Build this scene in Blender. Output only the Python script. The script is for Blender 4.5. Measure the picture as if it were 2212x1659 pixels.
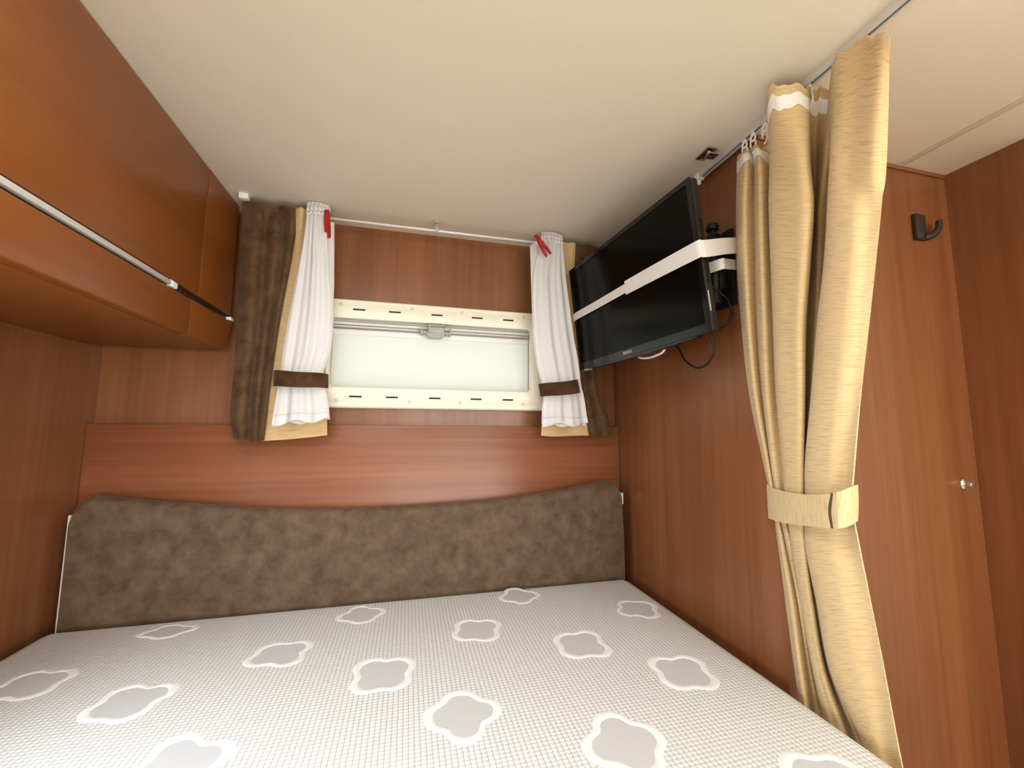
import bpy, bmesh, math, random
from mathutils import Vector, Matrix

for o in list(bpy.data.objects):
    bpy.data.objects.remove(o, do_unlink=True)
sc = bpy.context.scene
COL = sc.collection

# ------------------------------------------------------------------ camera
# metres; the lens stands at the origin, +Y runs to the rear wall, +X to the right, +Z up
cam_d = bpy.data.cameras.new('camera')
cam_d.sensor_width = 36.0
cam_d.lens = 880.84 / 2212 * 36.0
cam_d.clip_start = 0.02
cam = bpy.data.objects.new('camera', cam_d)
COL.objects.link(cam)
RGT = Vector((0.9695, -0.2449, 0.0054)).normalized()
FWD = Vector((0.2430, 0.9643, 0.1055)).normalized()
UPV = RGT.cross(FWD).normalized()
RGT = FWD.cross(UPV).normalized()
cam.matrix_world = Matrix(((RGT.x, UPV.x, -FWD.x, 0), (RGT.y, UPV.y, -FWD.y, 0), (RGT.z, UPV.z, -FWD.z, 0), (0, 0, 0, 1)))
sc.camera = cam

# ------------------------------------------------------------------ sky, window light, exposure
w = bpy.data.worlds.new('sky'); sc.world = w
w.use_nodes = True
bgn = w.node_tree.nodes['Background']
bgn.inputs['Color'].default_value = (0.93, 0.97, 1.03, 1)
bgn.inputs['Strength'].default_value = 0.78
sc.view_settings.view_transform = 'Standard'
sc.view_settings.look = 'None'
sc.view_settings.gamma = 1.0
sc.view_settings.use_curve_mapping = False
sc.view_settings.exposure = 0.86
sc.cycles.max_bounces = 5
sc.cycles.diffuse_bounces = 4
sc.cycles.glossy_bounces = 3
sc.cycles.transmission_bounces = 3
sc.cycles.transparent_max_bounces = 8
sc.cycles.use_adaptive_sampling = True
sc.cycles.adaptive_threshold = 0.06
sc.cycles.adaptive_min_samples = 20
sc.cycles.use_light_tree = False
sc.cycles.caustics_reflective = False
sc.cycles.caustics_refractive = False

def window_light(name, loc, size, direction, power, color):
    d = bpy.data.lights.new(name, 'AREA')
    d.shape = 'RECTANGLE'; d.size, d.size_y = size
    d.energy = power; d.color = color
    o = bpy.data.objects.new(name, d); COL.objects.link(o)
    o.location = loc
    o.rotation_euler = Vector(direction).to_track_quat('-Z', 'Y').to_euler()
    return o

XL, XR, XO = -0.762, 0.671, 1.212        # left wall, wall with the screen, right outer wall
YB, YE, YF = 1.25, 0.632, -2.9           # rear wall, end of the screen wall, front of the cabin
ZC, ZF, ZM = 0.598, -1.33, -0.432        # ceiling, floor, mattress top
# daylight through unseen openings; the bed hatch is added for its light (sky light slants down through the side window)
lw = window_light('daylight_left_window', (XL - .015, 0.30, -0.07), (0.72, 0.36), (1, 0, -.55), 2.2, (0.80, 0.91, 1.0)); lw.data.spread = math.radians(120)
window_light('daylight_right_window', (XO + .015, -1.55, 0.02), (1.10, 0.60), (-1, 0, 0), 17.0, (0.97, 0.99, 1.0))
window_light('daylight_roof_hatch', (0.74, -0.70, ZC + .03), (0.60, 0.60), (0, 0, -1), 4.8, (0.97, 0.99, 1.0))
window_light('added_bed_hatch_light', (-0.21, 0.15, ZC + .03), (0.46, 0.46), (0, 0, -1), 4.2, (0.84, 0.92, 1.0))  # unseen hatch added to brighten the mattress and its bounce onto the ceiling
window_light('daylight_windscreen', (0.42, YF - .015, 0.0), (1.3, 0.80), (0, 1, 0), 16.0, (0.97, 0.99, 1.0))

# ------------------------------------------------------------------ helpers
def c(r, g, b):
    f = lambda v: (v / 255 / 12.92) if v / 255 <= .04045 else ((v / 255 + .055) / 1.055) ** 2.4
    return (f(r), f(g), f(b), 1.0)

def new_mat(name):
    m = bpy.data.materials.new(name); m.use_nodes = True
    nt = m.node_tree
    return m, nt, nt.nodes['Principled BSDF']

def plain(name, col, rough=.5, metal=0.0, noise=0.0, nscale=60, bump=0.0, sheen=0.0, spec=None):
    m, nt, b = new_mat(name)
    b.inputs['Roughness'].default_value = rough
    b.inputs['Metallic'].default_value = metal
    if spec is not None: b.inputs['Specular IOR Level'].default_value = spec
    if sheen:
        b.inputs['Sheen Weight'].default_value = sheen
        b.inputs['Sheen Roughness'].default_value = .4
    if not noise and not bump:
        b.inputs['Base Color'].default_value = col
        return m
    tc = nt.nodes.new('ShaderNodeTexCoord')
    n = nt.nodes.new('ShaderNodeTexNoise'); n.inputs['Scale'].default_value = nscale; n.inputs['Detail'].default_value = 1.5
    nt.links.new(tc.outputs['Object'], n.inputs['Vector'])
    r = nt.nodes.new('ShaderNodeValToRGB')
    r.color_ramp.elements[0].position = .3; r.color_ramp.elements[1].position = .7
    k = 1 - noise
    r.color_ramp.elements[0].color = (col[0] * k, col[1] * k, col[2] * k, 1); r.color_ramp.elements[1].color = col
    nt.links.new(n.outputs['Fac'], r.inputs['Fac'])
    nt.links.new(r.outputs['Color'], b.inputs['Base Color'])
    if bump:
        bp = nt.nodes.new('ShaderNodeBump'); bp.inputs['Strength'].default_value = bump; bp.inputs['Distance'].default_value = .002
        nt.links.new(n.outputs['Fac'], bp.inputs['Height']); nt.links.new(bp.outputs['Normal'], b.inputs['Normal'])
    return m

def wood(name, dark, light, scale, rough=.32, spec=.5):
    """laminate: fine streaks, drawn out along the axis with the small scale"""
    m, nt, b = new_mat(name)
    tc = nt.nodes.new('ShaderNodeTexCoord')
    mp = nt.nodes.new('ShaderNodeMapping'); mp.inputs['Scale'].default_value = scale
    nt.links.new(tc.outputs['Object'], mp.inputs['Vector'])
    n1 = nt.nodes.new('ShaderNodeTexNoise'); n1.inputs['Scale'].default_value = 1.0; n1.inputs['Detail'].default_value = 4; n1.inputs['Roughness'].default_value = .62
    nt.links.new(mp.outputs['Vector'], n1.inputs['Vector'])
    mp2 = nt.nodes.new('ShaderNodeMapping'); mp2.inputs['Scale'].default_value = tuple(s * .22 for s in scale)
    nt.links.new(tc.outputs['Object'], mp2.inputs['Vector'])
    n2 = nt.nodes.new('ShaderNodeTexNoise'); n2.inputs['Scale'].default_value = 1.0; n2.inputs['Detail'].default_value = 1
    nt.links.new(mp2.outputs['Vector'], n2.inputs['Vector'])
    mx = nt.nodes.new('ShaderNodeMath'); mx.operation = 'ADD'
    nt.links.new(n1.outputs['Fac'], mx.inputs[0]); nt.links.new(n2.outputs['Fac'], mx.inputs[1])
    hv = nt.nodes.new('ShaderNodeMath'); hv.operation = 'MULTIPLY'; hv.inputs[1].default_value = .5
    nt.links.new(mx.outputs[0], hv.inputs[0])
    r = nt.nodes.new('ShaderNodeValToRGB')
    r.color_ramp.elements[0].position = .34; r.color_ramp.elements[0].color = dark
    r.color_ramp.elements[1].position = .66; r.color_ramp.elements[1].color = light
    nt.links.new(hv.outputs[0], r.inputs['Fac']); nt.links.new(r.outputs['Color'], b.inputs['Base Color'])
    b.inputs['Roughness'].default_value = rough
    b.inputs['Specular IOR Level'].default_value = spec
    return m

def suede(name, dark, light, nscale=9):
    m, nt, b = new_mat(name)
    tc = nt.nodes.new('ShaderNodeTexCoord')
    n1 = nt.nodes.new('ShaderNodeTexNoise'); n1.inputs['Scale'].default_value = nscale; n1.inputs['Detail'].default_value = 5; n1.inputs['Roughness'].default_value = .6; n1.inputs['Distortion'].default_value = .25
    nt.links.new(tc.outputs['Object'], n1.inputs['Vector'])
    r = nt.nodes.new('ShaderNodeValToRGB')
    r.color_ramp.elements[0].position = .33; r.color_ramp.elements[0].color = dark
    r.color_ramp.elements[1].position = .68; r.color_ramp.elements[1].color = light
    nt.links.new(n1.outputs['Fac'], r.inputs['Fac']); nt.links.new(r.outputs['Color'], b.inputs['Base Color'])
    b.inputs['Roughness'].default_value = .9; b.inputs['Specular IOR Level'].default_value = .1
    b.inputs['Sheen Weight'].default_value = .35; b.inputs['Sheen Roughness'].default_value = .35
    b.inputs['Sheen Tint'].default_value = (.85, .72, .6, 1)
    bp = nt.nodes.new('ShaderNodeBump'); bp.inputs['Strength'].default_value = .25; bp.inputs['Distance'].default_value = .003
    nt.links.new(n1.outputs['Fac'], bp.inputs['Height']); nt.links.new(bp.outputs['Normal'], b.inputs['Normal'])
    return m

def slub(name, base, streak, su=38, sv=620, amount=.75, translucent=.18, swap=False):
    """woven cloth with short dark slubs across the drop (UV in metres)"""
    m, nt, b = new_mat(name)
    uv = nt.nodes.new('ShaderNodeUVMap'); uv.uv_map = 'cloth'
    mp = nt.nodes.new('ShaderNodeMapping'); mp.inputs['Scale'].default_value = (sv, su, 1) if swap else (su, sv, 1)
    nt.links.new(uv.outputs['UV'], mp.inputs['Vector'])
    n = nt.nodes.new('ShaderNodeTexNoise'); n.inputs['Scale'].default_value = 1.0; n.inputs['Detail'].default_value = 3
    nt.links.new(mp.outputs['Vector'], n.inputs['Vector'])
    r = nt.nodes.new('ShaderNodeValToRGB')
    r.color_ramp.elements[0].position = .26; r.color_ramp.elements[0].color = streak
    r.color_ramp.elements[1].position = .50; r.color_ramp.elements[1].color = base
    nt.links.new(n.outputs['Fac'], r.inputs['Fac'])
    nt.links.new(r.outputs['Color'], b.inputs['Base Color'])
    b.inputs['Roughness'].default_value = .75; b.inputs['Specular IOR Level'].default_value = .25
    b.inputs['Sheen Weight'].default_value = .15
    bp = nt.nodes.new('ShaderNodeBump'); bp.inputs['Strength'].default_value = .35; bp.inputs['Distance'].default_value = .0012
    nt.links.new(n.outputs['Fac'], bp.inputs['Height']); nt.links.new(bp.outputs['Normal'], b.inputs['Normal'])
    return m

M = {}
# grain direction: the small number of the scale
WD, WL = c(118, 69, 37), c(147, 93, 58)
M['wood_z'] = wood('cherry_laminate_upright', WD, WL, (55, 55, 1.6))
M['wood_x'] = wood('cherry_laminate_level', c(128, 74, 44), c(158, 98, 66), (1.4, 60, 60))
M['wood_y'] = wood('cherry_laminate_lengthwise', c(128, 70, 24), c(146, 82, 32), (50, 1.2, 50))
M['ceiling'] = plain('ceiling_lining', c(232, 220, 200), .62, noise=.03, nscale=300)
M['floor'] = wood('floor_vinyl', c(206, 194, 176), c(228, 219, 204), (22, 2, 22), .5)
M['cream'] = plain('cream_plastic', c(252, 246, 226), .42, noise=.02)
M['alu'] = plain('satin_aluminium', c(222, 219, 212), .42, .25, noise=.05)
M['white_plastic'] = plain('white_plastic', c(244, 243, 238), .4)
M['rod_white'] = plain('white_enamel_rod', c(240, 238, 235), .3)
M['black_gloss'] = plain('black_gloss_plastic', c(11, 11, 12), .12, noise=.05)
M['black_matt'] = plain('black_matt_plastic', c(16, 16, 17), .5, noise=.08, bump=.03)
M['screen'] = plain('screen_glass', c(5, 6, 6), .16, spec=.12)
M['strap'] = plain('white_webbing', c(228, 221, 214), .8, noise=.06, nscale=500, bump=.2)
M['dark_slot'] = plain('dark_slot', c(44, 42, 38), .7)
M['grey_plastic'] = plain('grey_translucent_plastic', c(172, 168, 158), .35, noise=.05)
M['rail_grey'] = plain('dark_grey_rail', c(140, 135, 124), .4)
M['screw_cap'] = plain('screw_cap_plastic', c(226, 212, 182), .5)
M['red'] = plain('red_plastic', c(186, 28, 24), .38, noise=.08)
M['steel'] = plain('bright_steel', c(190, 188, 184), .2, 1.0)
M['hook_dark'] = plain('dark_brown_plastic', c(52, 45, 36), .45)
M['knob'] = plain('chrome_knob', c(220, 214, 205), .12, .9)
M['suede'] = suede('brown_suede', c(88, 70, 55), c(114, 94, 76), 30)
M['velvet'] = suede('brown_velvet', c(76, 54, 36), c(108, 81, 58), 22)
M['band'] = suede('dark_brown_velvet_band', c(64, 42, 28), c(88, 62, 44), 30)
M['beige'] = slub('gold_beige_cloth', c(218, 190, 142), c(186, 154, 106))
M['beige_flat'] = slub('beige_lining_cloth', c(214, 182, 132), c(196, 162, 112), 30, 300)
M['beige_swap'] = slub('gold_beige_cloth_across', c(226, 200, 150), c(192, 158, 106), swap=True)
M['tape'] = plain('white_header_tape', c(250, 247, 244), .7, noise=.03, nscale=400, bump=.1)
M['brown_edge'] = plain('brown_edging', c(92, 70, 50), .8, noise=.2, nscale=300)
M['patch'] = plain('grey_satin_patch', c(205, 203, 202), .55, noise=.02, nscale=40)
M['rim'] = plain('cream_woven_rim', c(243, 241, 237), .75, noise=.03, nscale=900, bump=.2)
M['base'] = plain('bed_base_board', c(150, 100, 66), .6, noise=.1, nscale=20)
M['outer_skin'] = plain('white_outer_skin', c(225, 225, 222), .5)

def sheer_mat():
    m, nt, b = new_mat('white_sheer_voile')
    b.inputs['Base Color'].default_value = c(250, 248, 248); b.inputs['Roughness'].default_value = .7
    b.inputs['Specular IOR Level'].default_value = .2
    tr = nt.nodes.new('ShaderNodeBsdfTranslucent'); tr.inputs['Color'].default_value = c(250, 248, 248)
    tp = nt.nodes.new('ShaderNodeBsdfTransparent')
    m1 = nt.nodes.new('ShaderNodeMixShader'); m1.inputs[0].default_value = .22
    m2 = nt.nodes.new('ShaderNodeMixShader')
    uv = nt.nodes.new('ShaderNodeUVMap'); uv.uv_map = 'cloth'
    mp = nt.nodes.new('ShaderNodeMapping'); mp.inputs['Scale'].default_value = (900, 6, 1)
    n = nt.nodes.new('ShaderNodeTexNoise'); n.inputs['Scale'].default_value = 1
    nt.links.new(uv.outputs['UV'], mp.inputs['Vector']); nt.links.new(mp.outputs['Vector'], n.inputs['Vector'])
    mr = nt.nodes.new('ShaderNodeMapRange'); mr.inputs['To Min'].default_value = .06; mr.inputs['To Max'].default_value = .26
    nt.links.new(n.outputs['Fac'], mr.inputs['Value']); nt.links.new(mr.outputs['Result'], m2.inputs[0])
    nt.links.new(b.outputs[0], m1.inputs[1]); nt.links.new(tr.outputs[0], m1.inputs[2])
    nt.links.new(m1.outputs[0], m2.inputs[1]); nt.links.new(tp.outputs[0], m2.inputs[2])
    nt.links.new(m2.outputs[0], nt.nodes['Material Output'].inputs['Surface'])
    return m
M['sheer'] = sheer_mat()
M['sheer_hem'] = plain('white_sheer_hem', c(250, 248, 248), .7)

def pane_mat():
    """milky acrylic: daylight glows through it"""
    m, nt, b = new_mat('milky_acrylic')
    b.inputs['Base Color'].default_value = c(240, 241, 232); b.inputs['Roughness'].default_value = .3
    tr = nt.nodes.new('ShaderNodeBsdfTranslucent')
    tc = nt.nodes.new('ShaderNodeTexCoord'); n = nt.nodes.new('ShaderNodeTexNoise'); n.inputs['Scale'].default_value = 3
    r = nt.nodes.new('ShaderNodeValToRGB'); r.color_ramp.elements[0].color = c(243, 244, 235); r.color_ramp.elements[1].color = c(249, 250, 243)
    nt.links.new(tc.outputs['Object'], n.inputs['Vector']); nt.links.new(n.outputs['Fac'], r.inputs['Fac']); nt.links.new(r.outputs['Color'], tr.inputs['Color'])
    mx = nt.nodes.new('ShaderNodeMixShader'); mx.inputs[0].default_value = .6
    nt.links.new(b.outputs[0], mx.inputs[1]); nt.links.new(tr.outputs[0], mx.inputs[2])
    nt.links.new(mx.outputs[0], nt.nodes['Material Output'].inputs['Surface'])
    return m
M['pane'] = pane_mat()

def knit_mat():
    """raised honeycomb knit: small cushions in rows, 8 mm apart"""
    m, nt, b = new_mat('white_knit_ticking')
    tc = nt.nodes.new('ShaderNodeTexCoord')
    sp = nt.nodes.new('ShaderNodeSeparateXYZ'); nt.links.new(tc.outputs['Object'], sp.inputs[0])
    def mth(op, a, bb=None):
        k = nt.nodes.new('ShaderNodeMath'); k.operation = op
        for i, v in enumerate((a, bb)):
            if v is None: continue
            if isinstance(v, (int, float)): k.inputs[i].default_value = v
            else: nt.links.new(v, k.inputs[i])
        return k.outputs[0]
    P = 0.0078
    sx = mth('ABSOLUTE', mth('SINE', mth('MULTIPLY', sp.outputs['X'], math.pi / P)))
    row = mth('MULTIPLY', sp.outputs['Y'], math.pi / (P * .9))
    sy = mth('ABSOLUTE', mth('SINE', row))
    h = mth('MULTIPLY', mth('POWER', sx, .6), mth('ADD', mth('MULTIPLY', sy, .6), .4))
    r = nt.nodes.new('ShaderNodeValToRGB')
    r.color_ramp.elements[0].position = .05; r.color_ramp.elements[0].color = c(188, 185, 179)  # grooves: darker underlayer, with the relief's shade also put into the colour
    r.color_ramp.elements[1].position = .55; r.color_ramp.elements[1].color = c(230, 229, 225)
    nt.links.new(h, r.inputs['Fac']); nt.links.new(r.outputs['Color'], b.inputs['Base Color'])
    bp = nt.nodes.new('ShaderNodeBump'); bp.inputs['Strength'].default_value = .45; bp.inputs['Distance'].default_value = .0018
    nt.links.new(h, bp.inputs['Height']); nt.links.new(bp.outputs['Normal'], b.inputs['Normal'])
    b.inputs['Roughness'].default_value = .55; b.inputs['Specular IOR Level'].default_value = .3
    return m
M['knit'] = knit_mat()

# --- mesh builders
def bm_new(): return bmesh.new()

def box(bm, lo, hi, bevel=0.0, seg=2, mat=None):
    """box between two corners, edges rounded, optionally moved by a matrix"""
    t = bmesh.new()
    lo = Vector(lo); hi = Vector(hi); ctr = (lo + hi) / 2; s = hi - lo
    bmesh.ops.create_cube(t, size=1.0)
    for v in t.verts: v.co = Vector((v.co.x * s.x, v.co.y * s.y, v.co.z * s.z)) + ctr
    if bevel: bmesh.ops.bevel(t, geom=list(t.edges), offset=bevel, segments=seg, profile=.5, affect='EDGES')
    if mat is not None: bmesh.ops.transform(t, matrix=mat, verts=t.verts)
    merge(bm, t)
    return bm

def merge(bm, t):
    me = bpy.data.meshes.new('tmp'); t.to_mesh(me); t.free(); bm.from_mesh(me); bpy.data.meshes.remove(me)

def catmull(P, n, closed=False):
    out = []; N = len(P)
    segs = N if closed else N - 1
    for i in range(segs):
        g = (lambda k: P[k % N]) if closed else (lambda k: P[max(0, min(N - 1, k))])
        a, b_, c_, d = (Vector(g(i - 1)), Vector(g(i)), Vector(g(i + 1)), Vector(g(i + 2)))
        for k in range(n):
            t = k / n
            out.append(.5 * ((2 * b_) + (c_ - a) * t + (2 * a - 5 * b_ + 4 * c_ - d) * t * t + (3 * b_ - a - 3 * c_ + d) * t ** 3))
    if not closed: out.append(Vector(P[-1]))
    return out

def tube(bm, pts, r, seg=10, caps=True, closed=False):
    pts = [Vector(p) for p in pts]; rings = []
    up = None; N = len(pts)
    for i, p in enumerate(pts):
        a = pts[(i - 1) % N] if (closed or i > 0) else p
        b_ = pts[(i + 1) % N] if (closed or i < N - 1) else p
        d = (b_ - a).normalized()
        if up is None:
            up = d.orthogonal().normalized()
        up = (up - d * up.dot(d)).normalized(); sd = d.cross(up)
        rr = r[i] if isinstance(r, (list, tuple)) else r
        rings.append([bm.verts.new(p + (up * math.cos(2 * math.pi * k / seg) + sd * math.sin(2 * math.pi * k / seg)) * rr) for k in range(seg)])
    for i in range(N if closed else N - 1):
        A, B = rings[i], rings[(i + 1) % N]
        for k in range(seg):
            bm.faces.new((A[k], A[(k + 1) % seg], B[(k + 1) % seg], B[k]))
    if caps and not closed:
        bm.faces.new(rings[0][::-1]); bm.faces.new(rings[-1])
    return bm

def lathe(bm, prof, origin, axis, seg=20):
    """profile (radius, along) turned around an axis"""
    ax = Vector(axis).normalized(); u = ax.orthogonal().normalized(); v = ax.cross(u); o = Vector(origin)
    rings = [[bm.verts.new(o + ax * h + (u * math.cos(2 * math.pi * k / seg) + v * math.sin(2 * math.pi * k / seg)) * max(r, 1e-5)) for k in range(seg)] for r, h in prof]
    for A, B in zip(rings, rings[1:]):
        for k in range(seg): bm.faces.new((A[k], A[(k + 1) % seg], B[(k + 1) % seg], B[k]))
    bm.faces.new(rings[0][::-1]); bm.faces.new(rings[-1])
    return bm

def prism(bm, poly, ext):
    """planar polygon pushed along a vector"""
    A = [bm.verts.new(Vector(p)) for p in poly]; B = [bm.verts.new(Vector(p) + Vector(ext)) for p in poly]
    bm.faces.new(A); bm.faces.new(B[::-1])
    n = len(A)
    for i in range(n): bm.faces.new((A[i], B[i], B[(i + 1) % n], A[(i + 1) % n]))
    return bm

def sheet(bm, G, thick=0.0):
    """grid of points -> cloth with UVs in metres; thick > 0 gives it a back and edges"""
    uvl = bm.loops.layers.uv.get('cloth') or bm.loops.layers.uv.new('cloth')
    R, C_ = len(G), len(G[0])
    mid = G[R // 2]
    U = [0.0]
    for i in range(1, C_): U.append(U[-1] + (mid[i] - mid[i - 1]).length)
    V = [0.0]
    for j in range(1, R): V.append(V[-1] + (G[j][C_ // 2] - G[j - 1][C_ // 2]).length)
    def layer(P, flip):
        vs = [[bm.verts.new(p) for p in row] for row in P]
        for j in range(R - 1):
            for i in range(C_ - 1):
                q = [(j, i), (j, i + 1), (j + 1, i + 1), (j + 1, i)]
                if flip: q = q[::-1]
                f = bm.faces.new([vs[a][b_] for a, b_ in q])
                for lp, (a, b_) in zip(f.loops, q): lp[uvl].uv = (U[b_], V[a])
        return vs
    f0 = layer(G, False)
    if thick:
        Bk = []
        for j in range(R):
            row = []
            for i in range(C_):
                du = G[j][min(i + 1, C_ - 1)] - G[j][max(i - 1, 0)]; dv = G[min(j + 1, R - 1)][i] - G[max(j - 1, 0)][i]
                n = du.cross(dv)
                n = n.normalized() if n.length > 1e-12 else Vector((0, 1, 0))
                row.append(G[j][i] + n * thick)
            Bk.append(row)
        f1 = layer(Bk, True)
        rim = [(0, i) for i in range(C_)] + [(j, C_ - 1) for j in range(1, R)] + [(R - 1, i) for i in range(C_ - 2, -1, -1)] + [(j, 0) for j in range(R - 2, 0, -1)]
        for k in range(len(rim)):
            a, b_ = rim[k], rim[(k + 1) % len(rim)]
            f = bm.faces.new((f0[a[0]][a[1]], f1[a[0]][a[1]], f1[b_[0]][b_[1]], f0[b_[0]][b_[1]]))
            for lp, q in zip(f.loops, (a, a, b_, b_)): lp[uvl].uv = (U[q[1]], V[q[0]])
    return bm

def smooth_grid(T, nu, nv):
    """control table (rows from top) -> smooth grid"""
    rows = [catmull(r, nu) for r in T]
    cols = [catmull([rows[j][i] for j in range(len(rows))], nv) for i in range(len(rows[0]))]
    return [[cols[i][j] for i in range(len(cols))] for j in range(len(cols[0]))]

def obj(name, bm, m, parent=None, angle=35, smooth=True, label=None, cat=None, group=None, kind=None, fixn=False):
    if fixn: bmesh.ops.recalc_face_normals(bm, faces=bm.faces)
    lo = Vector((1e9,) * 3); hi = -lo
    for v in bm.verts:
        for k in range(3): lo[k] = min(lo[k], v.co[k]); hi[k] = max(hi[k], v.co[k])
    org = Vector(((lo.x + hi.x) / 2, (lo.y + hi.y) / 2, lo.z))
    for v in bm.verts: v.co -= org
    if smooth:
        for f in bm.faces: f.smooth = True
        for e in bm.edges:
            if len(e.link_faces) == 2 and e.calc_face_angle(0) > math.radians(angle): e.smooth = False
    me = bpy.data.meshes.new(name); bm.to_mesh(me); bm.free()
    me.materials.append(M[m] if isinstance(m, str) else m)
    o = bpy.data.objects.new(name, me); COL.objects.link(o)
    put(o, org, parent)
    tag(o, label, cat, group, kind)
    return o

WORLD = {}
def put(o, org, parent):
    WORLD[o.name] = Vector(org)
    if parent is not None:
        o.parent = parent
        o.location = Vector(org) - WORLD[parent.name]
    else:
        o.location = org

def tag(o, label=None, cat=None, group=None, kind=None):
    if label: o['label'] = label
    if cat: o['category'] = cat
    if group: o['group'] = group
    if kind: o['kind'] = kind
    return o

def thing(name, loc, label=None, cat=None, group=None, kind=None):
    o = bpy.data.objects.new(name, None); o.empty_display_size = .05
    COL.objects.link(o); put(o, loc, None)
    return tag(o, label, cat, group, kind)

def slab(bm, axis, a, b_, u, v, holes=()):
    """wall slab: thickness a..b_ along axis, extents u, v on the other two, rectangular holes (u0,u1,v0,v1)"""
    us = sorted({u[0], u[1], *[h[0] for h in holes], *[h[1] for h in holes]})
    vs = sorted({v[0], v[1], *[h[2] for h in holes], *[h[3] for h in holes]})
    for i in range(len(us) - 1):
        for j in range(len(vs) - 1):
            cu, cv = (us[i] + us[i + 1]) / 2, (vs[j] + vs[j + 1]) / 2
            if any(h[0] < cu < h[1] and h[2] < cv < h[3] for h in holes): continue
            lo = [0, 0, 0]; hi = [0, 0, 0]
            lo[axis], hi[axis] = a, b_
            o1, o2 = [k for k in range(3) if k != axis]
            lo[o1], hi[o1] = us[i], us[i + 1]; lo[o2], hi[o2] = vs[j], vs[j + 1]
            box(bm, lo, hi)
    return bm

def window_ring(bm, axis, a, b_, u, v, wd):
    return slab(bm, axis, a, b_, (u[0] - wd, u[1] + wd), (v[0] - wd, v[1] + wd), [(u[0], u[1], v[0], v[1])])

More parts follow.
